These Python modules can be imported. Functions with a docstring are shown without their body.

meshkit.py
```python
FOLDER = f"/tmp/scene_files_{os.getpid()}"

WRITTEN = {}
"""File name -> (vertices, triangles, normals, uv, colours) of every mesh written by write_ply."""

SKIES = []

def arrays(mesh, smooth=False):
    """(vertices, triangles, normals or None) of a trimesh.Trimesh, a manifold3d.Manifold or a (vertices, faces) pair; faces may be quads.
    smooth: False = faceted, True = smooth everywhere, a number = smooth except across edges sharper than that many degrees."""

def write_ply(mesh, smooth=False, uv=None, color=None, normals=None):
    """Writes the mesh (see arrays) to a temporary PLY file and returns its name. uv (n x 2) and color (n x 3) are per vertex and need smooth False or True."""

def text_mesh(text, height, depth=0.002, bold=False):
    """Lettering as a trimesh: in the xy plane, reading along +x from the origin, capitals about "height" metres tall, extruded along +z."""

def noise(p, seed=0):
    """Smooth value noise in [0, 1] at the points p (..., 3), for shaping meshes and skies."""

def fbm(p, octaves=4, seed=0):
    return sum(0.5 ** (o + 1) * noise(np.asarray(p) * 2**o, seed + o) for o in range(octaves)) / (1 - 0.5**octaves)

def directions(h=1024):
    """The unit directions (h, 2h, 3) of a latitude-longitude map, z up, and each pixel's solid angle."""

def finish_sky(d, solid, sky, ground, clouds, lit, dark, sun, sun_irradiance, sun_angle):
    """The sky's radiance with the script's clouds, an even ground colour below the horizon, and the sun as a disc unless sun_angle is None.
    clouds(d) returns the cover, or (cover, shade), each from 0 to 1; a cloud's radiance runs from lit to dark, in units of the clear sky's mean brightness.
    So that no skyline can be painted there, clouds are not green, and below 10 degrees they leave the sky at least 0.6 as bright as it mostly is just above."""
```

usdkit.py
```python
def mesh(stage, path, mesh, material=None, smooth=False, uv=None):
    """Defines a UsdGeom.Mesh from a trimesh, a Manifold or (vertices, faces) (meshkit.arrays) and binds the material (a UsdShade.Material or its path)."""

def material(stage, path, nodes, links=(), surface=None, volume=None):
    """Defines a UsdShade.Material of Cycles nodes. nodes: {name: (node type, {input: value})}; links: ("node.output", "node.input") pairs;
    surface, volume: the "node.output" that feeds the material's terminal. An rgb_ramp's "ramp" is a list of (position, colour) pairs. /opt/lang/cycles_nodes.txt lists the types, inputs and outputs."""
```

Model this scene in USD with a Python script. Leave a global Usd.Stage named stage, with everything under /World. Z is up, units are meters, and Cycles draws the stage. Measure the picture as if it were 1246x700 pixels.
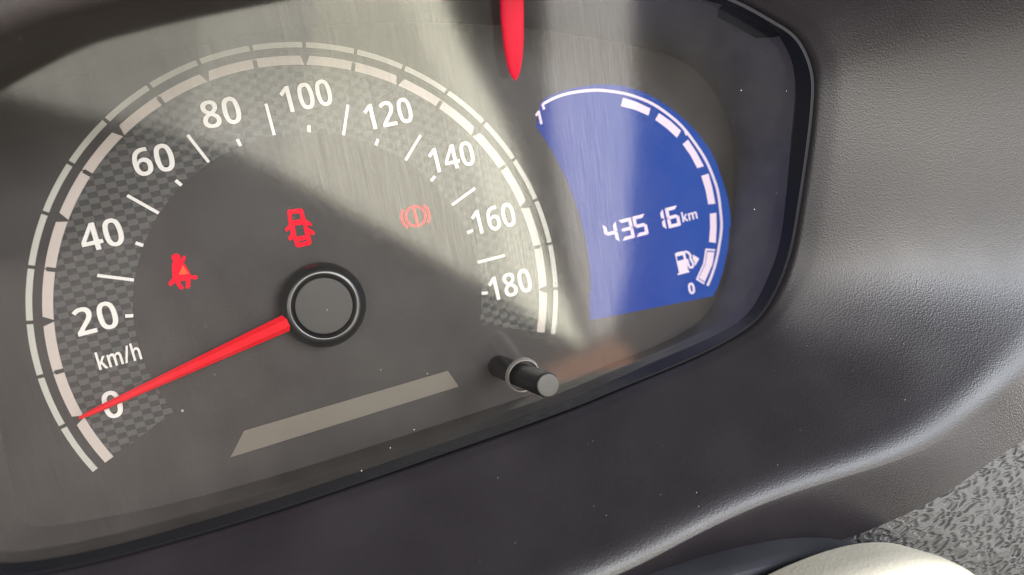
import math, random
import numpy as np, trimesh, usdkit, meshkit
from scipy.interpolate import PchipInterpolator, CubicSpline
from shapely.geometry import Polygon, Point, LineString
from shapely import affinity, union_all
from pxr import Usd, UsdGeom, UsdLux, UsdShade, Gf, Sdf

random.seed(7); RNG = np.random.default_rng(7)
stage = Usd.Stage.CreateInMemory()
UsdGeom.SetStageUpAxis(stage, UsdGeom.Tokens.z)
UsdGeom.SetStageMetersPerUnit(stage, 1.0)
world = UsdGeom.Xform.Define(stage, '/World'); stage.SetDefaultPrim(world.GetPrim())
UsdGeom.Scope.Define(stage, '/World/Looks')

# ------------------------------------------------------------------ camera, lamps, exposure
# The dial is a circle of radius S. (u, v, w) = right, up, out of the dial towards the driver, in dial radii.
S, Z0 = 0.055, 1.0
FOCAL, RX, RY, RZ = 958.14, 0.125535615, 0.297412623, 0.229230738
TT = np.array([-0.760304788, -0.0612419269, -3.09868731])
c_, s_ = math.cos, math.sin
ROT = (np.array([[c_(RZ), -s_(RZ), 0], [s_(RZ), c_(RZ), 0], [0, 0, 1]]) @ np.array([[1, 0, 0], [0, c_(RX), -s_(RX)], [0, s_(RX), c_(RX)]])
       @ np.array([[c_(RY), 0, s_(RY)], [0, 1, 0], [-s_(RY), 0, c_(RY)]]))
EYE = -ROT.T @ TT
def W(p):
    """dial coordinates -> world metres"""
    p = np.asarray(p, float)
    return np.stack([p[..., 0] * S, -p[..., 2] * S, Z0 + p[..., 1] * S], -1)
def at(px, py, w=0.0):
    """the point of the plane w that was measured at this place of the photograph"""
    d = ROT.T @ np.array([(px - 623) / FOCAL, -(py - 350) / FOCAL, -1.0])
    return EYE + d * (w - EYE[2]) / d[2]
def uv(pts, w=0.0):
    return [tuple(at(x, y, w)[:2]) for x, y in pts]

cam = UsdGeom.Camera.Define(stage, '/World/camera')
ax = np.stack([ROT[:, 0], -ROT[:, 2], ROT[:, 1]], 1)          # camera axes in world directions
e = W(EYE)
M = np.eye(4); M[:3, :3] = ax; M[3, :3] = e
cam.AddTransformOp().Set(Gf.Matrix4d(*[float(x) for x in M.ravel()]))
cam.CreateHorizontalApertureAttr(36.0); cam.CreateVerticalApertureAttr(36.0 * 575 / 1024)
cam.CreateFocalLengthAttr(36.0 * FOCAL / 1246)
cam.CreateClippingRangeAttr(Gf.Vec2f(0.005, 50.0))
cam.CreateFStopAttr(9.0); cam.CreateFocusDistanceAttr(float(S * 3.08))
cam.CreateExposureAttr(0.0)

dome = UsdLux.DomeLight.Define(stage, '/World/sky')
dome.GetPrim().SetCustomDataByKey('kind', 'structure')
dm = usdkit.material(stage, '/World/Looks/interior_light', {'b': ('background_shader', {'color': (1.0, 0.97, 0.95), 'strength': 0.12})}, [], surface='b.background')
UsdShade.MaterialBindingAPI.Apply(dome.GetPrim()).Bind(dm)

def lamp(name, pos, look, w, h, power, color):
    """a soft area light: a rectangle at pos looking at look (dial coordinates)"""
    L = UsdLux.RectLight.Define(stage, '/World/' + name)
    p, t = W(pos), W(look)
    z = (p - t) / np.linalg.norm(p - t); up = np.array([0, 0, 1.0]) if abs(z[2]) < .95 else np.array([1.0, 0, 0])
    x = np.cross(up, z); x /= np.linalg.norm(x); y = np.cross(z, x)
    m = np.eye(4); m[0, :3], m[1, :3], m[2, :3], m[3, :3] = x, y, z, p
    L.AddTransformOp().Set(Gf.Matrix4d(*[float(q) for q in m.ravel()]))
    L.CreateWidthAttr(w * S); L.CreateHeightAttr(h * S); L.CreateIntensityAttr(power); L.CreateColorAttr(Gf.Vec3f(*color))
    L.CreateNormalizeAttr(False)
lamp('side_window_light', (-12, 3, 16), (0, 0, 0), 14, 8, 6.0, (1.0, .965, .93))
lamp('passenger_window_light', (11.5, 4, 16), (1, -.5, 1), 15, 4, 22.0, (.84, .91, 1.0))
lamp('rear_fill_light', (3, 1.8, 18), (2, 0, 0), 9, 5, 11.5, (1.0, .95, .94))  # added fill behind the camera, brightens the right of the shroud
lamp('low_fill_light', (21, -4.5, 14), (2, -1, 1), 6, 5, 34.0, (1.0, .94, .85))  # added warm fill for the lower face of the shroud

# ------------------------------------------------------------------ naming
COUNT = {}
def numbered(parent, name):
    k = COUNT.setdefault((parent, name), 0); COUNT[(parent, name)] += 1
    return f'{parent}/{name}' + (f'_{k:03d}' if k else '')
def path(o): return str(o.GetPath()) if o is not None else '/World'
def data(o, **kw):
    for k, v in kw.items():
        if v: o.SetCustomDataByKey(k, v)
    return o
def thing(name, label, category, group=None, kind=None):
    o = UsdGeom.Xform.Define(stage, numbered('/World', name)).GetPrim()
    return data(o, label=label, category=category, group=group, kind=kind)
def group_part(name, parent, label=None):
    o = UsdGeom.Xform.Define(stage, numbered(path(parent), name)).GetPrim()
    return data(o, label=label)
def obj(name, mesh, mat, parent=None, smooth=False, label=None, **kw):
    """a Mesh prim; mesh is given in dial coordinates"""
    m = mesh if isinstance(mesh, trimesh.Trimesh) else trimesh.Trimesh(np.asarray(mesh[0], float), np.asarray(mesh[1]), process=False)
    m = trimesh.Trimesh(W(m.vertices), m.faces, process=False)
    o = usdkit.mesh(stage, numbered(path(parent), name), m, LOOK[mat], smooth=smooth).GetPrim()
    return data(o, label=label, **kw)

# ------------------------------------------------------------------ materials
LOOK = {}
def mat(name, nodes, links, surface):
    LOOK[name] = usdkit.material(stage, '/World/Looks/' + name, nodes, links, surface=surface)
def plain(name, color, rough=.5, spec=.5, emit=None, strength=0.0, coat=0.0):
    d = {'base_color': color, 'roughness': rough, 'specular_ior_level': spec, 'coat_weight': coat}
    if emit: d.update(emission_color=emit, emission_strength=strength)
    mat(name, {'p': ('principled_bsdf', d)}, [], 'p.BSDF')
def grained(name, color, rough, scale, dist, spec=.5, stretch=(1, 1, 1), voronoi=False, mottle=.25, rough_var=.1):
    """moulded plastic: a fine grain as relief, slight unevenness of tone and gloss"""
    n = {'g': ('geometry', {}), 'm': ('mapping', {'mapping_type': 'point', 'scale': tuple(float(x) for x in stretch)}),
         'n': ('voronoi_texture', {'scale': scale, 'feature': 'smooth_f1', 'smoothness': .6}) if voronoi else ('noise_texture', {'scale': scale, 'detail': 3.0}),
         'big': ('noise_texture', {'scale': 45.0, 'detail': 5.0}),
         'cr': ('rgb_ramp', {'ramp': [(.3, tuple(c * (1 - mottle) for c in color)), (.7, tuple(c * (1 + mottle) for c in color))]}),
         'rr': ('map_range', {'from_min': .3, 'from_max': .7, 'to_min': rough - rough_var, 'to_max': rough + rough_var}),
         'b': ('bump', {'strength': 1.0, 'distance': dist}),
         'p': ('principled_bsdf', {'specular_ior_level': spec})}
    l = [('g.position', 'm.vector'), ('m.vector', 'n.vector'), ('g.position', 'big.vector'), ('big.fac', 'cr.fac'), ('cr.color', 'p.base_color'),
         ('big.fac', 'rr.value'), ('rr.result', 'p.roughness'), (('n.distance' if voronoi else 'n.fac'), 'b.height'), ('b.normal', 'p.normal')]
    mat(name, n, l, 'p.BSDF')

grained('face_film', (.047, .041, .0395), .55, 5000, .00004, .25, mottle=.10)
grained('well_plastic', (.120, .112, .104), .5, 3000, .00008, .4)
grained('dash_plastic', (.015, .0125, .0155), .40, 2500, .00003, .55, voronoi=True, mottle=.12, rough_var=.05)
grained('hood_plastic', (.03, .024, .022), .6, 1500, .00012, .4, voronoi=True)
grained('pebbled_leather', (.066, .064, .063), .5, 2600, .00008, .45)
grained('trim_plastic', (.045, .046, .055), .6, 2500, .00006, .4)
grained('cream_leather', (.84, .79, .65), .6, 1500, .00004, .3, voronoi=True, mottle=.06)
plain('gasket_black', (.006, .006, .009), .5, .18)
plain('white_print', (.80, .77, .74), .55, .3)
plain('scale_print', (.54, .47, .435), .5, .3)
plain('outer_scale_print', (.50, .49, .445), .5, .3)
plain('window_film', (.17, .15, .125), .5, .3)
plain('gloss_black', (.009, .009, .010), .27, .8)
plain('cap_grey', (.058, .053, .051), .55, .4)
plain('knob_black', (.012, .012, .013), .42, .4)
plain('knob_tip', (.055, .050, .046), .5, .4)
plain('needle_red', (.62, .004, .012), .4, .06, emit=(1.0, .0, .02), strength=.25)
plain('lamp_red', (.3, .004, .008), .6, .1, emit=(1.0, .0, .035), strength=.72)
plain('lamp_orange', (.5, .05, .02), .5, .2, emit=(1.0, .07, .01), strength=.85)
plain('reflection_red', (.42, .002, .017), .5, .14)  # colour of the red reflection built as a tongue
# the screen's blue emission: the cover's violet veil is painted in towards the left
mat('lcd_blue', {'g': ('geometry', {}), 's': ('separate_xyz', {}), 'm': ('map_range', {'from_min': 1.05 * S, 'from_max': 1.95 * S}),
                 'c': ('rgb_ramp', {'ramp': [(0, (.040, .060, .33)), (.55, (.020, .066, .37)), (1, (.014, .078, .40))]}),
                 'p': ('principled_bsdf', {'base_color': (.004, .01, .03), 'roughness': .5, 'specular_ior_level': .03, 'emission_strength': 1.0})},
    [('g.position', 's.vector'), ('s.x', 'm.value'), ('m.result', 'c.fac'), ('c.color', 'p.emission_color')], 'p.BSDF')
plain('lcd_pixel', (.3, .28, .3), .5, .2, emit=(.92, .70, .86), strength=.78)
plain('lcd_mark', (.3, .28, .3), .5, .2, emit=(.92, .74, .90), strength=.72)
plain('dust_white', (.50, .47, .44), .8, .2)
plain('rim_clear', (.13, .12, .11), .2, .5)
# printed carbon weave: rows of two tones
CW, CH = .034 * S, .0208 * S
mat('carbon_print', {'g': ('geometry', {}), 'm': ('mapping', {'mapping_type': 'point', 'scale': (1 / CW, 1.0, 1 / CH), 'location': (.13, .5, .37)}),
                     'c': ('checker_texture', {'scale': 1.0, 'color1': (.105, .100, .096), 'color2': (.040, .038, .037)}),
                     'n': ('noise_texture', {'scale': 900.0, 'detail': 2.0}), 'x': ('mix_color', {'blend_type': 'multiply', 'fac': .35}),
                     'p': ('principled_bsdf', {'roughness': .5, 'specular_ior_level': .3})},
    [('g.position', 'm.vector'), ('m.vector', 'c.vector'), ('g.position', 'n.vector'), ('c.color', 'x.a'), ('n.color', 'x.b'), ('x.result', 'p.base_color')], 'p.BSDF')
# the clear cover: see-through, mirrors a little, dusty and finely scratched along v
mat('clear_cover', {
    'g': ('geometry', {}), 'f': ('fresnel', {'IOR': 1.5}),
    'm': ('mapping', {'mapping_type': 'point', 'scale': (5200.0, 1.0, 75.0), 'rotation': (0.0, .05, 0.0)}), 'n': ('noise_texture', {'scale': 1.0, 'detail': 3.0}),
    'k': ('noise_texture', {'scale': 110.0, 'detail': 4.0}),
    'st': ('map_range', {'from_min': .3, 'from_max': .72, 'to_min': 1.3, 'to_max': 2.2}),
    'ff': ('math', {'math_type': 'multiply'}),
    't': ('transparent_bsdf', {'color': (.97, .97, .965)}), 'r': ('glossy_bsdf', {'roughness': .075, 'color': (1, 1, 1)}),
    'mx': ('mix_closure', {}), 'd': ('diffuse_bsdf', {'color': (.72, .69, .64)}),
    'dr': ('map_range', {'from_min': .35, 'from_max': .75, 'to_min': .004, 'to_max': .015}), 'mo': ('mix_closure', {})},
    [('g.position', 'm.vector'), ('m.vector', 'n.vector'), ('n.fac', 'st.value'), ('f.fac', 'ff.value1'), ('st.result', 'ff.value2'), ('ff.value', 'mx.fac'),
     ('t.BSDF', 'mx.closure1'), ('r.BSDF', 'mx.closure2'), ('g.position', 'k.vector'), ('k.fac', 'dr.value'), ('dr.result', 'mo.fac'),
     ('mx.closure', 'mo.closure1'), ('d.BSDF', 'mo.closure2')], 'mo.closure')
def glow_look(name, color, strength):  # emission of the added panes that the cover mirrors as glare
    mat(name, {'e': ('emission', {'color': color, 'strength': strength})}, [], 'e.emission')
glow_look('glare_bright', (1.0, .955, .76), 8.2)  # one glare, split over added panes of falling strength
glow_look('glare_main', (1.0, .955, .76), 5.4)
glow_look('glare_middle', (1.0, .96, .82), 4.0)
glow_look('glare_dim', (1.0, .97, .84), 2.7)
glow_look('glare_narrow', (1.0, .94, .86), 3.9)
glow_look('seat_veil', (1.0, .86, .82), .62)  # added panes standing in for a lit seat mirrored in the cover
glow_look('seat_veil_soft', (1.0, .86, .82), .46)
glow_look('seat_veil_faint', (1.0, .86, .82), .26)
glow_look('warm_patch_glow', (1.0, .52, .32), 2.3)  # added pane for the warm patch of light by the knob

# digit and letter outlines (digits are 200 high)
GLYPHS = {
 '0': (153, [[[(12,87),(13,124),(19,158),(27,177),(39,191),(49,197),(58,201),(84,203),(95,201),(107,195),(121,184),(130,169),(137,148),(141,123),(142,87),(140,65),(135,41),(127,23),(114,9),(101,1),(84,-3),(61,-1),(42,7),(29,21),(21,36),(15,61)],[(47,86),(50,56),(53,45),(59,35),(65,29),(74,27),(83,27),(90,31),(100,45),(104,60),(107,86),(107,114),(104,140),(100,155),(94,166),(87,171),(80,173),(68,172),(60,166),(54,157),(48,131)]]]),
 '1': (153, [[[(19,151),(76,200),(107,200),(107,0),(72,0),(72,158),(70,158),(39,130),(34,133)]]]),
 '2': (153, [[[(11,0),(11,26),(82,106),(95,127),(99,140),(99,150),(95,161),(90,167),(83,171),(75,173),(59,171),(45,165),(29,154),(11,177),(32,193),(53,201),(82,203),(105,197),(117,189),(123,183),(131,170),(134,155),(134,142),(131,127),(125,113),(114,95),(55,31),(140,30),(140,0)]]]),
 '3': (153, [[[(11,39),(31,31),(45,27),(74,27),(85,29),(94,35),(101,45),(103,54),(101,70),(97,76),(89,83),(70,88),(40,89),(40,117),(72,118),(85,123),(93,130),(99,144),(99,155),(96,162),(90,168),(84,171),(64,173),(47,169),(27,159),(12,183),(23,191),(36,197),(64,203),(83,203),(96,201),(105,198),(117,191),(125,183),(131,173),(134,160),(133,143),(129,131),(125,123),(115,114),(97,105),(113,99),(123,93),(131,85),(137,75),(139,63),(139,45),(135,33),(128,21),(112,7),(93,0),(75,-3),(41,-1),(23,3),(11,8)]]]),
 '4': (153, [[[(5,43),(5,71),(89,199),(90,201),(124,201),(124,72),(149,71),(149,43),(124,42),(124,0),(90,0),(89,43)],[(39,73),(40,71),(90,72),(90,154),(88,153),(82,141)]]]),
 '5': (153, [[[(15,38),(48,27),(58,26),(78,27),(87,31),(95,37),(101,45),(104,58),(102,77),(98,84),(88,93),(70,97),(52,97),(33,93),(19,101),(27,200),(126,200),(126,169),(56,169),(53,125),(54,123),(69,126),(85,126),(100,123),(115,116),(129,102),(135,91),(138,81),(139,58),(137,42),(128,23),(111,7),(93,0),(75,-3),(43,-1),(29,2),(15,8)]]]),
 '6': (153, [[[(13,74),(13,108),(18,137),(25,157),(37,177),(55,191),(73,199),(94,203),(113,203),(128,201),(129,172),(111,175),(97,175),(79,171),(68,164),(60,156),(53,145),(49,132),(46,114),(46,108),(48,107),(59,120),(67,125),(82,129),(95,129),(115,123),(129,111),(137,98),(141,85),(142,58),(137,35),(126,16),(108,3),(87,-3),(61,-1),(46,6),(33,17),(22,34),(16,51)],[(48,64),(53,44),(62,32),(72,27),(86,27),(96,32),(100,36),(105,45),(108,59),(107,79),(101,91),(94,97),(84,101),(71,100),(60,94),(53,86),(49,77)]]]),
 '8': (153, [[[(11,45),(12,63),(18,79),(28,91),(48,104),(30,120),(19,139),(17,161),(19,171),(25,182),(34,191),(44,197),(69,203),(99,201),(119,192),(128,183),(134,173),(137,161),(136,144),(131,131),(124,121),(104,105),(122,93),(133,82),(139,71),(143,58),(142,41),(137,27),(133,19),(119,7),(105,1),(86,-3),(54,-1),(35,7),(23,17),(15,29)],[(45,48),(48,38),(56,29),(68,25),(82,24),(93,27),(103,34),(109,45),(109,56),(106,66),(97,76),(74,89),(60,80),(50,71),(45,60)],[(51,149),(57,135),(64,128),(77,121),(91,129),(98,136),(103,145),(103,156),(100,166),(94,171),(84,175),(73,176),(62,172),(54,166),(51,159)]]]),
 'k': (154, [[[(21,0),(21,213),(55,213),(55,84),(56,84),(69,103),(110,152),(149,152),(96,88),(153,0),(113,0),(71,64),(55,50),(55,0)]]]),
 'm': (253, [[[(21,152),(48,152),(53,132),(68,147),(80,153),(91,155),(104,155),(119,151),(128,146),(141,131),(154,146),(174,154),(197,154),(209,151),(217,146),(225,137),(233,115),(233,0),(199,0),(198,104),(193,118),(188,122),(178,126),(165,125),(157,120),(152,115),(148,106),(145,87),(145,0),(110,0),(109,104),(103,119),(98,123),(90,126),(78,125),(68,120),(62,113),(59,105),(55,84),(55,0),(21,0)]]]),
 'h': (169, [[[(21,213),(55,213),(55,134),(69,147),(81,153),(92,155),(110,154),(124,150),(133,144),(141,135),(147,121),(149,108),(149,0),(115,0),(114,103),(108,118),(102,123),(93,126),(81,125),(70,121),(64,114),(58,102),(55,84),(55,0),(21,0)]]]),
 '/': (112, [[[(3,0),(76,199),(77,200),(110,200),(36,0)]]]),
}

# ------------------------------------------------------------------ shapes
def slab(poly, w0, w1):
    """a shapely polygon in (u, v) extruded from w0 to w1"""
    ms = []
    for g in getattr(poly, 'geoms', [poly]):
        if g.is_empty: continue
        m = trimesh.creation.extrude_polygon(g, w1 - w0, engine='earcut'); m.apply_translation([0, 0, w0]); ms.append(m)
    return trimesh.util.concatenate(ms)
def loft(rings, closed=True, flip=False):
    n = len(rings[0]); v = np.vstack(rings); f = []
    for a in range(len(rings) - 1):
        for i in range(n if closed else n - 1):
            j = (i + 1) % n
            q = [a * n + i, a * n + j, (a + 1) * n + j, (a + 1) * n + i]
            f += [[q[0], q[1], q[2]], [q[0], q[2], q[3]]]
    f = np.array(f)
    return trimesh.Trimesh(v, f[:, ::-1] if flip else f, process=False)
def lathe(profile, n=64, center=(0, 0)):
    a = np.linspace(0, 2 * math.pi, n, endpoint=False)
    return loft([np.stack([center[0] + r * np.cos(a), center[1] + r * np.sin(a), np.full(n, w)], 1) for r, w in profile])
def sector(r0, r1, k0, k1, n=10):
    """ring sector between two speeds on the dial"""
    a = np.radians(90 - DEG * (np.linspace(k0, k1, n) - 90))
    return Polygon(np.vstack([np.stack([r1 * np.cos(a), r1 * np.sin(a)], 1), np.stack([r0 * np.cos(a), r0 * np.sin(a)], 1)[::-1]]))
def ray(k, r):
    a = math.radians(90 - DEG * (k - 90)); return np.array([r * math.cos(a), r * math.sin(a)])
DEG = 1.12712
def glyphs(text):
    x, out = 0, []
    for ch in text:
        adv, polys = GLYPHS[ch]
        for p in polys: out.append(affinity.translate(Polygon(p[0], p[1:]), x, 0))
        x += adv
    return union_all([o.buffer(0) for o in out])
def lettering(text, cx, cy, width, height):
    g = glyphs(text); x0, y0, x1, y1 = g.bounds
    g = affinity.translate(g, -(x0 + x1) / 2, -(y0 + y1) / 2)
    g = affinity.scale(g, width / (x1 - x0), height / (y1 - y0), origin=(0, 0))
    return affinity.translate(g, cx, cy)
def ring_outline(pts, n=360, c=(.5, .16)):
    """closed outline: a soft curve through points, sampled at even angles around c"""
    p = np.asarray(pts) - c
    p = p[np.argsort(np.arctan2(p[:, 1], p[:, 0]))]; k = len(p); dense = []
    for a in range(k):
        p0, p1, p2, p3 = (p[(a + d) % k] for d in (-1, 0, 1, 2)); L = np.linalg.norm(p2 - p1)
        m1 = (p2 - p0) / (np.linalg.norm(p1 - p0) + L) * L; m2 = (p3 - p1) / (np.linalg.norm(p3 - p2) + L) * L
        t = np.linspace(0, 1, 24, endpoint=False)[:, None]
        dense.append((2 * t**3 - 3 * t**2 + 1) * p1 + (t**3 - 2 * t**2 + t) * m1 + (3 * t**2 - 2 * t**3) * p2 + (t**3 - t**2) * m2)
    p = np.vstack(dense); a = np.arctan2(p[:, 1], p[:, 0]); r = np.hypot(p[:, 0], p[:, 1]); o = np.argsort(a); a, r = a[o], r[o]
    t = np.linspace(-math.pi, math.pi, n, endpoint=False)
    q = np.interp(t, np.r_[a - 2 * math.pi, a, a + 2 * math.pi], np.r_[r, r, r])
    ker = np.array([1, 2, 3, 2, 1]) / 9; q = np.convolve(np.r_[q[-2:], q, q[:2]], ker, 'valid')
    return np.stack([c[0] + q * np.cos(t), c[1] + q * np.sin(t)], 1)
def lift(o, w): return np.column_stack([o, np.full(len(o), w)])
TILT, V0 = .2, -.61          # the cover leans out at the top so that it mirrors downwards
def lean(p, w0):
    p = np.asarray(p, float); return w0 + TILT * (p[..., 1] - V0)
def tilted(px, py, w0):
    """as at(), on the leaning plane of the cover"""
    d = ROT.T @ np.array([(px - 623) / FOCAL, -(py - 350) / FOCAL, -1.0])
    t = (w0 - TILT * V0 + TILT * EYE[1] - EYE[2]) / (d[2] - TILT * d[1])
    return EYE + d * t
def uvt(pts, w0):
    return [tuple(tilted(x, y, w0)[:2]) for x, y in pts]
def liftt(o, w0): return np.column_stack([o, lean(o, w0)])

# outlines: the dial film, the step of the well, the edge of the clear cover
FACE = ring_outline(uv([(0, 122), (90, 95), (171, 72), (320, 41), (470, 28), (634, 34), (765, 55), (820, 70), (849, 89), (869, 114), (881, 137), (889, 160), (894, 200), (892, 250), (887, 310),
                        (874, 360), (850, 392), (800, 420), (737, 445)]) + [(.93, -.610), (.3, -.616), (-.3, -.612), (-.75, -.588), (-1.05, -.548), (-1.16, -.527)] + uv([(23, 640), (18, 610), (0, 520)]) + [(-1.15, .2), (-1.12, .55), (-1.04, .8)])
WB = .27
BACK = ring_outline(uvt([(-60, 60), (0, 8), (180, -42), (400, -62), (600, -52), (700, -36), (780, -20), (857, 0), (906, 13), (934, 26), (954, 51), (966, 80), (968, 110), (963, 171), (957, 240), (949, 300), (937, 333),
                        (920, 369), (897, 394), (851, 417), (789, 443)], WB) + [(.85, -.607), (.3, -.617), (-.3, -.620), (-.75, -.605), (-1.05, -.572), (-1.24, -.50), (-1.27, -.1), (-1.27, .3), (-1.2, .7)])
WL = .36
EDGE = ring_outline(uvt([(-60, 45), (0, -8), (180, -60), (400, -80), (600, -70), (700, -54), (780, -36), (857, -14), (910, 8), (943, 27), (969, 43), (983, 66), (991, 93), (990, 129), (985, 175), (974, 250), (964, 305),
                        (948, 350), (924, 388), (888, 413), (840, 437), (760, 470)], WL) + [(.8, -.614), (.3, -.626), (-.3, -.632), (-.75, -.615), (-1.05, -.582), (-1.24, -.52), (-1.28, -.1), (-1.28, .3), (-1.2, .75)])

# ------------------------------------------------------------------ added glowing panes, shaped to give the glare mirrored in the cover
def mirrored(pts, far):
    n = np.array([0, -TILT, 1.0]); n /= np.linalg.norm(n); out = []
    for x, y in pts:
        p = tilted(x, y, WB); d = p - EYE; d = d - 2 * (d @ n) * n
        out.append(p + d * (far - p[2]) / d[2])
    return np.array(out)
def window(pts, far, look, label):
    p = mirrored(pts, far); poly = Polygon(p[:, :2]).buffer(.25).buffer(-.25)
    t = thing('added_pane', label, 'window')
    obj('pane', slab(poly, far, far + .12), look, t)
    obj('frame', slab(poly.buffer(.02).buffer(.3).difference(poly.buffer(.02)), far + .15, far + .3), 'gasket_black', t)
window([(712, 424), (640, 378), (612, 300), (560, 150), (490, 0), (470, -260), (520, -260), (540, 0), (570, 70), (612, 150), (642, 230), (664, 310), (690, 370)], 20.0, 'glare_bright', 'added brightest glow pane for the right end of the glare mirrored in the clear cover')
window([(640, 378), (600, 352), (450, 268), (345, 210), (380, 60), (400, -260), (470, -260), (490, 0), (560, 150), (612, 300)], 20.0, 'glare_main', 'added main glow pane for the pale glare mirrored in the clear cover')
window([(345, 210), (290, 184), (225, 165), (240, 60), (250, -260), (400, -260), (380, 60)], 20.0, 'glare_middle', 'added middle glow pane for the glare left of the brightest part')
window([(225, 165), (200, 155), (110, 140), (0, 112), (-200, 60), (-200, -260), (250, -260), (240, 60)], 20.0, 'glare_dim', 'added dim glow pane for the left end of the glare above the dial')
window([(664, -260), (766, -260), (770, 150), (762, 330), (746, 400), (722, 416), (702, 340), (682, 230), (668, 110)], 20.5, 'glare_narrow', 'added narrow glow pane for the veil beside the large glare in the clear cover')
window([(712, 432), (690, 438), (655, 462), (650, 500), (720, 500), (775, 452), (768, 425), (745, 412)], 21.0, 'warm_patch_glow', 'added amber glow pane for the warm patch beside the push knob in the clear cover')
window([(-250, 330), (60, 320), (130, 420), (180, 520), (150, 760), (-250, 760)], 20.0, 'seat_veil', 'added dim glow pane for a lit seat mirrored over the lower left of the dial')
window([(60, 320), (130, 260), (215, 380), (265, 500), (245, 760), (150, 760), (180, 520), (130, 420)], 20.0, 'seat_veil_soft', 'added dimmer glow pane for the lit seat mirrored across the needle')
window([(215, 380), (130, 260), (190, 250), (300, 400), (345, 500), (330, 760), (245, 760), (265, 500)], 20.0, 'seat_veil_faint', 'added faintest glow pane for the lit seat mirrored under the hub')

# ------------------------------------------------------------------ dashboard round the cluster
dash = thing('dashboard', 'black grained plastic dashboard shroud curving round the instrument cluster', 'dashboard')
rim = [(-90, 730, -70, 1000, .75), (0, 706, 40, 960, .75), (150, 672, 200, 900, .76), (300, 631, 400, 830, .77), (450, 581, 590, 765, .78), (620, 520, 745, 700, .79), (680, 497, 810, 668, .80), (760, 471, 905, 621, .81),
       (840, 438, 1010, 584, .825), (888, 414, 1110, 551, .84), (924, 389, 1190, 507, .855), (948, 351, 1262, 452, .87), (964, 306, 1330, 380, .86), (974, 251, 1370, 300, .86), (985, 176, 1390, 190, .89),
       (990, 130, 1400, 90, .93), (991, 94, 1400, 0, .99), (983, 66, 1390, -80, 1.07), (969, 43, 1360, -150, 1.14), (943, 27, 1300, -210, 1.19), (910, 8, 1220, -260, 1.22), (857, -14, 1100, -300, 1.24), (780, -36, 950, -330, 1.24)]
R0 = np.array([tilted(a, b, WL) for a, b, *_ in rim]); R1 = np.array([at(x, y, w) for *_, x, y, w in rim])
tt = np.arange(len(rim)); td = np.linspace(0, len(rim) - 1, 260)
R0, R1 = PchipInterpolator(tt, R0)(td), CubicSpline(tt, R1)(td)
_c = np.array([.5, .16]); _a = np.arctan2(R0[:, 1] - _c[1], R0[:, 0] - _c[0]); _e = EDGE - _c; _ea, _er = np.arctan2(_e[:, 1], _e[:, 0]), np.hypot(_e[:, 0], _e[:, 1]); _o = np.argsort(_ea)
_r = np.interp(_a, _ea[_o], _er[_o], period=2 * math.pi) + .008          # butts against the cover's edge
R0 = np.stack([_c[0] + _r * np.cos(_a), _c[1] + _r * np.sin(_a)], 1); R0 = np.column_stack([R0, lean(R0, WL)])
def roll(s):
    """rises evenly, then rolls over flat before the crease"""
    return (s - 2.0 * max(0, s - .78) ** 2) / (1 - 2.0 * .0484)
rows = []
d0 = R1 - R0
lip = d0 / np.linalg.norm(d0, axis=1)[:, None]
down = np.array([0, 0, -1.0])
rows.append(R0 + lip * .012 + down * .10)
rows.append(R0 + lip * .010 + down * .02)
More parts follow.
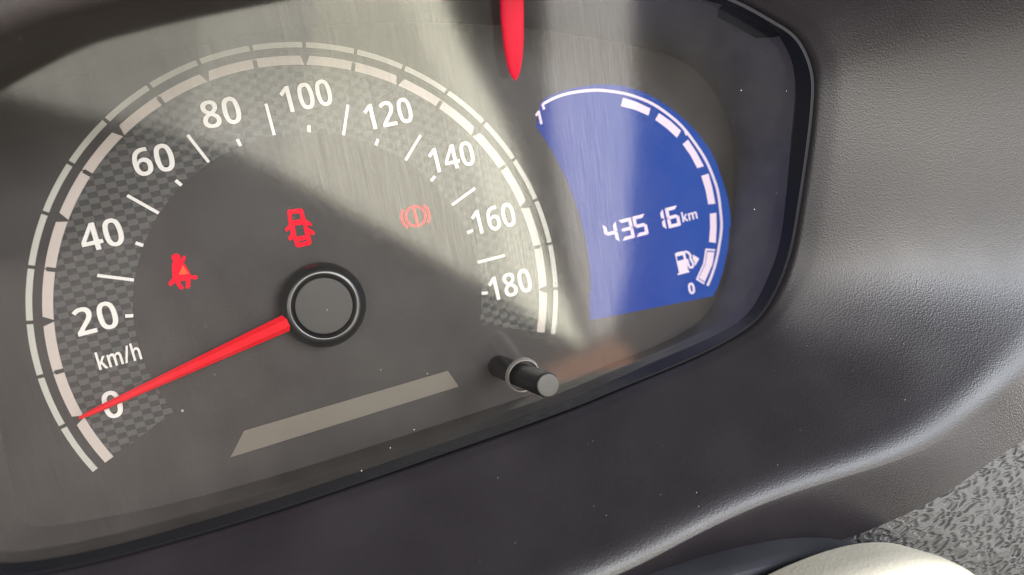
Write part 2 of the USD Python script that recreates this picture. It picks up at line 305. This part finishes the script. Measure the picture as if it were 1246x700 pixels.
for s in np.linspace(0, 1, 40):
    q = R0 + d0 * (.03 + .97 * s)
    q[:, 2] = R0[:, 2] + (R1[:, 2] - R0[:, 2]) * roll(s) + .012 * (1 - math.exp(-s * 60))
    rows.append(q)
# over the soft crease and down to the lower edge
low = [(-70, 1100, .68), (40, 1060, .68), (200, 1000, .68), (400, 900, .67), (590, 815, .66), (760, 735, .65), (835, 700, .65), (940, 672, .69), (1012, 661, .76), (1130, 612, .845), (1200, 566, .875), (1275, 515, .885), (1345, 450, .90), (1390, 370, .90)] 
nlow = len(low); L1 = np.array([at(x, y, w) for x, y, w in low])
end = np.zeros_like(R1)
kk = np.minimum(td, nlow - 1)
end = PchipInterpolator(np.arange(nlow), L1)(kk)
far_ = td > nlow - 1
end[far_] = R1[far_] + (end[~far_][-1] - R1[~far_][-1])
tan = (rows[-1] - rows[-3]); tan /= np.linalg.norm(tan, axis=1)[:, None]
dd = end - R1; ln = np.linalg.norm(dd, axis=1)[:, None]
for s in np.linspace(0, 1, 14)[1:]:
    # quadratic bend: starts along the shroud, ends along the lower face
    c = R1 + tan * ln * .10
    rows.append((1 - s) ** 2 * R1 + 2 * s * (1 - s) * c + s * s * end)
dn = dd / ln
inw = np.cross(dn, np.gradient(R1, axis=0)); inw /= np.linalg.norm(inw, axis=1)[:, None]
inw *= np.sign(-inw[:, 2:3] + 1e-9)
rows.append(end + dn * .012 + inw * .02); rows.append(end + dn * .012 + inw * .2)
obj('shroud', loft(rows, closed=False), 'dash_plastic', dash, smooth=50)
# the hood over the dials: its blurred front edge shows at the top left
hp = np.array([(-420, 330), (-250, 180), (-100, 92), (0, 44), (60, 22), (120, 7), (190, -9), (320, -34), (520, -70), (800, -120), (1100, -170), (1500, -230), (2000, -300)])
hf = np.array([at(x, y, 1.12) for x, y in hp]); hs = np.linspace(0, len(hp) - 1, 110)
hf = CubicSpline(np.arange(len(hp)), hf)(hs)
hu = np.array([0, 1.0, 0]); hb = hf.copy(); hb[:, 2] = .30; hb[:, 1] = hf[:, 1] + .42
hood = [hb, hf * .5 + hb * .5 + [0, .02, 0], hf + [0, .012, -.06], hf + [0, 0, -.02], hf + [0, .012, .02], hf + [0, .05, .045], hf + [0, .10, .03], hf + [0, .2, -.1], hb + [0, .35, 0]]
obj('hood', loft(hood, closed=False), 'hood_plastic', dash, smooth=60)

# ------------------------------------------------------------------ the panels at the lower right
lp = thing('door_trim', 'grey pebble grained leather panel below the curved shroud edge', 'trim panel')
le = [(930, 705, .62), (1012, 659, .69), (1070, 636, .755), (1130, 609, .81), (1200, 562, .84), (1275, 511, .86), (1345, 445, .86)]
lt = np.linspace(0, len(le) - 1, 200)
la = PchipInterpolator(np.arange(len(le)), np.array([at(x, y, w) for x, y, w in le]))(lt)
lz = la + np.array([.42, -.62, .10])
NR = 300
lt = np.linspace(0, len(le) - 1, 460); la = PchipInterpolator(np.arange(len(le)), np.array([at(x, y, w) for x, y, w in le]))(lt); lz = la + np.array([.42, -.62, .10])
G = np.stack([la + (lz - la) * s + np.array([0, 0, .07 * math.sin(min(1, s * 1.5) * 1.5)]) for s in np.linspace(-.02, .62, NR)])
from scipy.spatial import cKDTree
ca, sa = math.cos(.35), math.sin(.35)
q = np.stack([(G[..., 0] * ca + G[..., 1] * sa) / .036, (G[..., 1] * ca - G[..., 0] * sa) / .0200], -1)
lo, hi = q.reshape(-1, 2).min(0) - 1, q.reshape(-1, 2).max(0) + 1
cx_, cy_ = np.meshgrid(np.arange(lo[0], hi[0]), np.arange(lo[1], hi[1]))
seeds = np.stack([cx_.ravel(), cy_.ravel()], 1) + RNG.uniform(-.48, .48, (cx_.size, 2))
q3 = np.concatenate([q * .8, 0 * q[..., :1]], -1)
qq = q + .9 * np.stack([meshkit.noise(q3, 11), meshkit.noise(q3, 12)], -1)
dist = cKDTree(seeds).query(qq.reshape(-1, 2), 1)[0].reshape(*q.shape[:2])
pit = np.clip((.50 + .16 * (meshkit.noise(q3 * 2.2 + 9, 6) - .5) - dist) / .34, 0, 1); pit = pit * pit * (3 - 2 * pit)
G[..., 2] += -.0068 * pit * (.35 + meshkit.noise(q3 * .9 + 4, 8)) + .004 * meshkit.noise(q3 * 1.1, 9) + .0012 * meshkit.noise(q3 * 4, 10)
obj('panel', loft(list(G), closed=False), 'pebbled_leather', lp, smooth=True)
tp = thing('lower_trim', 'smooth grey plastic trim strip under the shroud beside the cream pad', 'trim strip')
tz = [at(x, y, .84) for x, y in [(700, 800), (740, 738), (838, 703), (940, 676), (1010, 664), (1060, 672), (1140, 710), (1200, 780)]]
ts = CubicSpline(np.arange(len(tz)), np.array(tz))(np.linspace(0, len(tz) - 1, 60))
cen = np.array(at(950, 900, .87))
rr = [ts + [0, 0, -.15], ts + [0, 0, -.01]] + [ts + (cen - ts) * s + [0, 0, .02 + .05 * s] for s in (.03, .1, .2, .4, .7, .95)]
obj('strip', loft(rr, closed=False), 'trim_plastic', tp, smooth=40)
cp = thing('padded_rest', 'cream leather pad with rounded top at the bottom edge', 'pad')
c0 = at(1052, 845, 1.15)
ang = np.linspace(0, 2 * math.pi, 96, endpoint=False)
def super_ring(a, b, w):
    cs, sn = np.cos(ang), np.sin(ang); k = 2 / 2.3
    u = a * np.sign(cs) * abs(cs) ** k; v = b * np.sign(sn) * abs(sn) ** k; t = math.radians(-2)
    return np.stack([c0[0] + u * math.cos(t) - v * math.sin(t), c0[1] + u * math.sin(t) + v * math.cos(t), np.full(len(ang), c0[2] + w)], 1)
prof = [(.60, -.22), (.62, -.1), (.62, -.04), (.612, 0), (.59, .03), (.55, .052), (.46, .07), (.3, .085), (.1, .092), (.002, .094)]
obj('cushion', loft([super_ring(r, r * .64, w) for r, w in prof]), 'cream_leather', cp, smooth=60)

# ------------------------------------------------------------------ the instrument cluster
cl = thing('instrument_cluster', 'car instrument cluster with white speed scale, red needle and blue fuel display', 'instrument cluster')
face_poly = Polygon(FACE)
obj('dial_face', slab(face_poly.buffer(.01), -.03, 0), 'face_film', cl)
step = FACE + (BACK - FACE) * .97
def between(s, g): return np.column_stack([FACE + (BACK - FACE) * s, .004 + (lean(BACK, WB) - .03) * g])
well = [lift(FACE, -.004), between(.06, .01)] + [between(s, s ** 1.15) for s in np.linspace(.12, .97, 8)] + [liftt(BACK, WB - .004)]
obj('well_wall', loft(well), 'well_plastic', cl, smooth=50)
OUT = EDGE + (EDGE - [.5, .16]) * .012
obj('gasket', loft([liftt(BACK, WB - .006), liftt(BACK + (EDGE - BACK) * .25, WB + .004), liftt(BACK + (EDGE - BACK) * .85, WL - .03), liftt(EDGE, WL - .02), liftt(OUT, WL - .02), liftt(OUT, WL - .2)]), 'gasket_black', cl, smooth=30)

# scale rings, cut into pieces at every ten
NB = .28
for k in range(-10, 190, 10):
    g = .33
    obj('outer_scale_segment', slab(sector(.988, 1.0085, k + g * (k > -10), k + 10 - g * (k < 180)), 0, .004), 'outer_scale_print', cl)
    seg = sector(.9225, .957, k, k + 10, 12)
    for q in (k, k + 10):
        if q in (-10, 190): continue
        if q % 20 == 0:
            seg = seg.difference(Polygon([ray(q - .95, .9571), ray(q + .95, .9571), ray(q + .95, .965), ray(q - .95, .965)])).difference(Polygon([ray(q - .95, .958), ray(q + .95, .958), ray(q + .12, .920), ray(q - .12, .920)]))
        else:
            seg = seg.difference(sector(.918, .952, q - .42, q + .42, 3)).difference(sector(.95, .97, q - .12, q + .12, 3))
    obj('inner_scale_segment', slab(seg, 0, .004), 'scale_print', cl)
# carbon weave band
obj('carbon_band', slab(sector(.664, .9225, -10, 190, 90), 0, .0018), 'carbon_print', cl)
for k in range(10, 190, 10):
    if k == 10: continue
    r0, r1 = (.664, .691) if k % 20 == 0 else (.666, .787)
    obj('tick', slab(LineString([ray(k, r0), ray(k, r1)]).buffer(.0062 if k % 20 == 0 else .0058, cap_style='flat'), .0005, .009), 'white_print', cl)
for t, x, y, wd in [('0', -.803, -.168, .064), ('20', -.772, .151, .142), ('40', -.676, .437, .143), ('60', -.439, .662, .141), ('80', -.166, .785, .140), ('100', .154, .788, .193), ('120', .449, .663, .193),
                    ('140', .661, .444, .192), ('160', .776, .160, .190), ('180', .781, -.128, .190)]:
    obj('speed_number', slab(lettering(t, x, y, wd, .102), .0005, .011), 'white_print', cl, label=f'white number {t} on the speed scale')
obj('unit_lettering', slab(lettering('km/h', -.737, -.002, .147, .066), .0005, .008), 'white_print', cl, label='white letters km/h')
obj('message_window', slab(Polygon([(-.468, -.489), (.463, -.486), (.434, -.408), (-.394, -.404)]), 0, .003), 'window_film', cl)

# warning lamps
def pxpoly(pts, w=0): return Polygon(uv(pts, w)).buffer(0)
def z(x0, y0, k, pts): return [(x0 + a / k, y0 + b / k) for a, b in pts]
Zb = lambda *p: pxpoly(z(180, 290, 8.755, p))
belt = group_part('seat_belt_lamp', cl, 'lit red seat belt warning lamp')
head = Point(*at(180 + 300 / 8.755, 290 + 208 / 8.755)[:2]).buffer(.0155)
body = union_all([head, Zb((262, 250), (345, 240), (385, 262), (440, 350), (460, 395), (525, 395), (530, 425), (515, 440), (455, 432), (455, 500), (440, 535), (400, 535), (405, 455), (350, 455), (345, 470), (385, 530), (365, 548), (335, 540), (290, 470), (245, 512), (220, 500), (222, 470), (262, 420), (255, 300)),
                  Zb((335, 250), (375, 185), (405, 190), (395, 250))])
hole = Zb((372, 285), (435, 380), (328, 390))
obj('pictogram', slab(body.difference(hole.buffer(.0006)), 0, .004), 'lamp_red', belt)
obj('belt_patch', slab(hole, 0, .0035), 'lamp_orange', belt)
Zd = lambda *p: pxpoly(z(330, 240, 10, p))
door = group_part('open_door_lamp', cl, 'lit red open doors warning lamp')
car = union_all([Zd((195, 175), (215, 155), (360, 138), (385, 155), (418, 280), (440, 370), (475, 480), (490, 550), (470, 580), (330, 612), (300, 600), (275, 520), (240, 440), (215, 330)).buffer(.001),
                 Zd((425, 270), (500, 325), (490, 355), (430, 335)), Zd((450, 365), (530, 425), (528, 460), (500, 465), (455, 430)), Zd((215, 335), (165, 385), (180, 420), (200, 420), (230, 380)), Zd((240, 440), (205, 490), (215, 530), (240, 525), (275, 500))])
for h in (Zd((245, 210), (345, 195), (355, 265), (258, 285)), Zd((285, 350), (385, 335), (412, 460), (310, 482)), Zd((335, 540), (435, 515), (438, 530), (338, 556))):
    car = car.difference(h)
obj('pictogram', slab(car, 0, .004), 'lamp_red', door)
brake = group_part('brake_lamp', cl, 'lit red brake warning lamp with exclamation bar in a circle')
bc = at(470 + 383 / 10.77, 230 + 358 / 10.77)[:2]; q = Point(*bc)
obj('circle', slab(q.buffer(.0445, 32).difference(q.buffer(.0350, 32)), 0, .004), 'lamp_red', brake)
def arc(a0, a1, r0, r1):
    a = np.radians(np.linspace(a0, a1, 14)); return Polygon(np.vstack([np.stack([bc[0] + r1 * np.cos(a), bc[1] + r1 * np.sin(a)], 1), np.stack([bc[0] + r0 * np.cos(a), bc[1] + r0 * np.sin(a)], 1)[::-1]]))
obj('arc', slab(arc(140, 222, .052, .062), 0, .004), 'lamp_red', brake)
obj('arc', slab(arc(-42, 40, .052, .062), 0, .004), 'lamp_red', brake)
obj('exclamation_bar', slab(LineString([(bc[0], bc[1] + .026), (bc[0], bc[1] - .010)]).buffer(.0058), 0, .004), 'lamp_red', brake)
obj('exclamation_dot', slab(Point(bc[0], bc[1] - .0245).buffer(.0062), 0, .004), 'lamp_red', brake)

# hub, cap and needle
HC = (.010, -.006)
hub = group_part('needle_hub', cl)
obj('hub_ring', lathe([(.155, 0), (.1635, .01), (.1650, .03)] + [(.1265 + .0385 * math.cos(t), .062 + .058 * math.sin(t)) for t in np.linspace(0, 1.57, 12)] + [(.1265 - .0125 * math.sin(t), .120 - .012 * (1 - math.cos(t))) for t in np.linspace(.2, 1.57, 6)] + [(.1125, .10), (.112, .09)], 96, HC), 'gloss_black', hub, smooth=40)
obj('cap', lathe([(.1085, .09), (.1085, .108), (.1065, .112), (.102, .1135), (.06, .114), (.001, .114)], 96, HC), 'cap_grey', hub, smooth=35)
tip = at(97, 508.5, .085); base = np.array([HC[0], HC[1], .085]); dv = base - tip; L = np.linalg.norm(dv); dv /= L; sd = np.cross(dv, [0, 0, 1.0])
nr = []
for s in np.linspace(0, 1, 24):
    hw = .0085 + .0250 * s; hw *= min(1, .55 + s * 18)
    p = tip + dv * L * .862 * s; th = .014 + .014 * s
    nr.append(np.array([p - sd * hw, p - sd * hw + [0, 0, th * .5], p - sd * hw * .45 + [0, 0, th], p + sd * hw * .45 + [0, 0, th], p + sd * hw + [0, 0, th * .5], p + sd * hw, p - [0, 0, .002]]))
nm = loft(nr); k = len(nm.vertices); c = nr[0].mean(0); nm = trimesh.Trimesh(np.vstack([nm.vertices, c]), np.vstack([nm.faces, [[i, k, (i + 1) % 7] for i in range(7)]]), process=False)
nm.fix_normals()
obj('needle', nm, 'needle_red', cl, smooth=25)

# the blue display
ld = group_part('fuel_display', cl, 'blue lit display with odometer and fuel gauge')
right = uv(z(640, 90, 3.5, [(60, 125), (90, 98), (150, 75), (220, 56), (300, 45), (370, 46), (430, 55), (500, 78), (560, 110), (625, 153), (680, 200), (735, 258), (780, 320), (812, 385), (838, 460), (858, 530), (868, 590), (872, 650)])) + uv(z(600, 230, 2.9156, [(838, 130), (833, 210), (815, 290), (797, 345), (780, 380)]))
left = uv(z(600, 230, 2.9156, [(344, 466), (342, 380)])) + [(1.1655 * math.cos(a), 1.1655 * math.sin(a)) for a in np.radians(np.linspace(-12, 25, 14))]
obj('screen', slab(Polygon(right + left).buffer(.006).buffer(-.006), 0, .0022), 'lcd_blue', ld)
al = uv(z(640, 90, 3.5, [(70, 130), (150, 92), (225, 76), (300, 70), (360, 75), (420, 85), (482, 104), (540, 130), (600, 170), (660, 222), (712, 287), (760, 360), (792, 430), (815, 500), (826, 575), (831, 650)]) + z(810, 290, 8.75, [(570, 50), (545, 190), (505, 340), (440, 505)]))
al = CubicSpline(np.arange(len(al)), np.array(al))(np.linspace(0, len(al) - 1, 90))
line = union_all([LineString(al).buffer(.0062, cap_style='flat'), LineString(uv([(659.5, 127), (662, 133.5)])).buffer(.0055, cap_style='flat'), LineString(uv(z(640, 90, 3.5, [(672, 236), (682, 262)]))).buffer(.004, cap_style='flat')])
obj('gauge_line', slab(line, .0022, .0042), 'lcd_mark', ld)
for b in (z(640, 90, 3.5, [(412, 102), (470, 121), (528, 148), (520, 178), (463, 153), (403, 138)]), z(640, 90, 3.5, [(565, 168), (615, 203), (658, 243), (641, 272), (598, 232), (549, 196)]),
          z(640, 90, 3.5, [(688, 281), (724, 335), (755, 394), (728, 402), (700, 348), (666, 300)]), z(640, 90, 3.5, [(745, 435), (775, 425), (792, 488), (804, 553), (775, 556), (764, 495)]), z(600, 230, 2.9156, [(768, 88), (790, 85), (791, 140), (788, 192), (765, 188), (769, 140)]),
          z(810, 290, 8.75, [(442, 145), (512, 150), (495, 270), (412, 462), (352, 425), (420, 280)])):
    obj('fuel_bar', slab(pxpoly(b), .0022, .0045), 'lcd_pixel', ld)
ob = LineString(uv(z(810, 290, 8.75, [(520, 128), (428, 120), (405, 270), (330, 435), (408, 482)])))
obj('bar_outline', slab(ob.buffer(.0045, cap_style='flat'), .0022, .004), 'lcd_mark', ld)
SEG = {'0': 'abcdef', '1': 'bc', '3': 'abgcd', '4': 'fgbc', '5': 'afgcd', '6': 'afgedc'}
def seven(ch, cx, v0=-.0725, v1=.0205, hw=.0315):
    t, vm = .0150, (v0 + v1) / 2; e_ = .0014
    a, b = cx - hw, cx + hw
    P_ = {'a': [(a + e_, v1), (b - e_, v1), (b - t, v1 - t), (a + t, v1 - t)], 'd': [(a + e_, v0), (b - e_, v0), (b - t, v0 + t), (a + t, v0 + t)],
          'g': [(a + e_ + .003, vm), (a + t, vm + t / 2), (b - t, vm + t / 2), (b - e_ - .003, vm), (b - t, vm - t / 2), (a + t, vm - t / 2)],
          'f': [(a, v1 - e_), (a + t, v1 - t - e_), (a + t, vm + t / 2 + e_), (a, vm + e_)], 'e': [(a, v0 + e_), (a + t, v0 + t + e_), (a + t, vm - t / 2 - e_), (a, vm - e_)],
          'b': [(b, v1 - e_), (b - t, v1 - t - e_), (b - t, vm + t / 2 + e_), (b, vm + e_)], 'c': [(b, v0 + e_), (b - t, v0 + t + e_), (b - t, vm - t / 2 - e_), (b, vm - e_)]}
    for s in SEG[ch]:
        obj('digit_segment', slab(Polygon(P_[s]), .0022, .005), 'lcd_pixel', ld)
for ch, x in (('4', 1.290), ('3', 1.368), ('5', 1.438), ('1', 1.5305), ('6', 1.606)): seven(ch, x)
obj('unit_lettering', slab(lettering('km', 1.6905, -.0385, .079, .046), .0022, .0042), 'lcd_mark', ld, label='pink white letters km')
def small(ch, px, py, wd, h): 
    p = at(px, py); obj('gauge_number', slab(lettering(ch, p[0], p[1], wd, h).buffer(.0012), .0022, .0042), 'lcd_mark', ld, label=f'pink white number {ch} at the fuel gauge end')
small('0', 841, 351, .031, .051); small('1', 655, 143.5, .022, .055)
Zp = lambda *p: pxpoly(z(810, 290, 8.75, p))
pump = Zp((95, 165), (120, 150), (185, 138), (200, 150), (235, 340), (245, 345), (248, 362), (125, 393), (123, 378), (140, 370)).difference(Zp((112, 195), (180, 178), (192, 225), (122, 245)))
hose = LineString(uv(z(810, 290, 8.75, [(208, 142), (240, 155), (262, 185), (258, 215), (290, 275), (282, 310), (255, 312), (240, 285), (228, 235), (210, 228)]))).buffer(.0048)
arrow = Zp((288, 175), (352, 218), (308, 298), (305, 255), (284, 225))
obj('pump_symbol', slab(union_all([pump, hose]), .0022, .0042), 'lcd_mark', ld); obj('arrow_symbol', slab(arrow, .0022, .0042), 'lcd_mark', ld)

# reset knob through the cover, and the cover itself
K0, K1 = at(607, 446, 0), at(667, 469, .58)
kd = (K1 - K0) / np.linalg.norm(K1 - K0); kx = np.cross([0, 1.0, 0], kd); kx /= np.linalg.norm(kx); ky = np.cross(kd, kx); KL = np.linalg.norm(K1 - K0)
def kring(r, s): return K0 + kd * s + r * (np.cos(ang)[:, None] * kx + np.sin(ang)[:, None] * ky)
kn = group_part('reset_knob', cl, 'black round push knob standing out through the clear cover')
obj('stem', loft([kring(.047, 0), kring(.047, KL * .5), kring(.046, KL - .02), kring(.0445, KL - .006), kring(.0425, KL - .001), kring(.041, KL)]), 'knob_black', kn, smooth=35)
obj('tip', loft([kring(.0412, KL - .001), kring(.0405, KL + .0015), kring(.038, KL + .003), kring(.02, KL + .0035), kring(.0005, KL + .0035)]), 'knob_tip', kn, smooth=35)
HOLE = K0 + kd * ((lean(at(634, 459, .31), WB)) / kd[2])
cover = Polygon(BACK).buffer(.012).difference(Point(*HOLE[:2]).buffer(.058, 24))
obj('clear_cover', (lambda v, f: (liftt(v, WB), f))(*trimesh.creation.triangulate_polygon(cover, engine='earcut')), 'clear_cover', cl)
HW = float(lean(HOLE, WB))
collar = lathe([(.058, -.004), (.0575, .012), (.060, .018), (.065, .018), (.069, .010), (.072, .002)], 64, HOLE[:2])
collar.vertices[:, 2] += lean(collar.vertices, WB)
obj('cover_collar', collar, 'rim_clear', cl, smooth=60)

# ------------------------------------------------------------------ a red reflection, built as a tongue in front of the cover
rs = thing('red_reflection', 'red rounded tongue standing in for a reflection at the top of the clear cover', 'reflection_shape')
rr = []
for x, y, hw in [(618, -260, 17), (620, -100, 17), (622, -20, 16.5), (623.5, 25, 15.5), (625, 55, 13.5), (626, 75, 10.5), (626.5, 87, 7.5), (627, 94, 4), (627, 98, .6)]:
    c = tilted(x, y, WB + .05); r = hw * (EYE[2] - c[2]) / FOCAL * 1.0
    rr.append(c + np.stack([r * np.cos(ang), 0 * ang, .3 * r * np.sin(ang)], 1))
obj('tongue', loft(rr), 'reflection_red', rs, smooth=True)

# ------------------------------------------------------------------ dust
def specks(name, pts, w, look, label, on='the clear cover'):
    ms = []
    for x, y, r in pts:
        s = trimesh.creation.icosphere(0, r); s.apply_scale([RNG.uniform(.6, 1.6), RNG.uniform(.6, 1.4), .4]); s.apply_translation(tilted(x, y, w)); ms.append(s)
    t = obj(name, trimesh.util.concatenate(ms), look, None, label=label, category='dust', kind='stuff')
sp = [(902, 110, .0024), (957, 111, .0018), (918, 255, .0021), (945, 235, .0018), (739, 205, .0018), (190, 47, .0055), (222, 500, .0024), (520, 455, .0018), (440, 573, .0021), (475, 545, .0018), (504, 523, .0018), (560, 512, .0018)]
sp += [(RNG.uniform(20, 940), RNG.uniform(20, 500), RNG.uniform(.0006, .0016)) for _ in range(60)]
specks('cover_dust', sp, WB + .004, 'dust_white', 'fine pale dust specks scattered over the clear cover')
# specks lying on the shroud
ms = []
for _ in range(40):
    i, j = int(RNG.integers(5, 36)), int(RNG.integers(40, 200)); s = trimesh.creation.icosphere(0, RNG.uniform(.0006, .0015)); s.apply_scale([RNG.uniform(.6, 1.7), RNG.uniform(.6, 1.4), .5])
    s.apply_translation(rows[i][j] * .5 + rows[i + 1][j] * .5 + [0, .001, .001]); ms.append(s)
obj('dashboard_dust', trimesh.util.concatenate(ms), 'dust_white', None, label='fine pale dust specks lying on the black shroud', category='dust', kind='stuff')
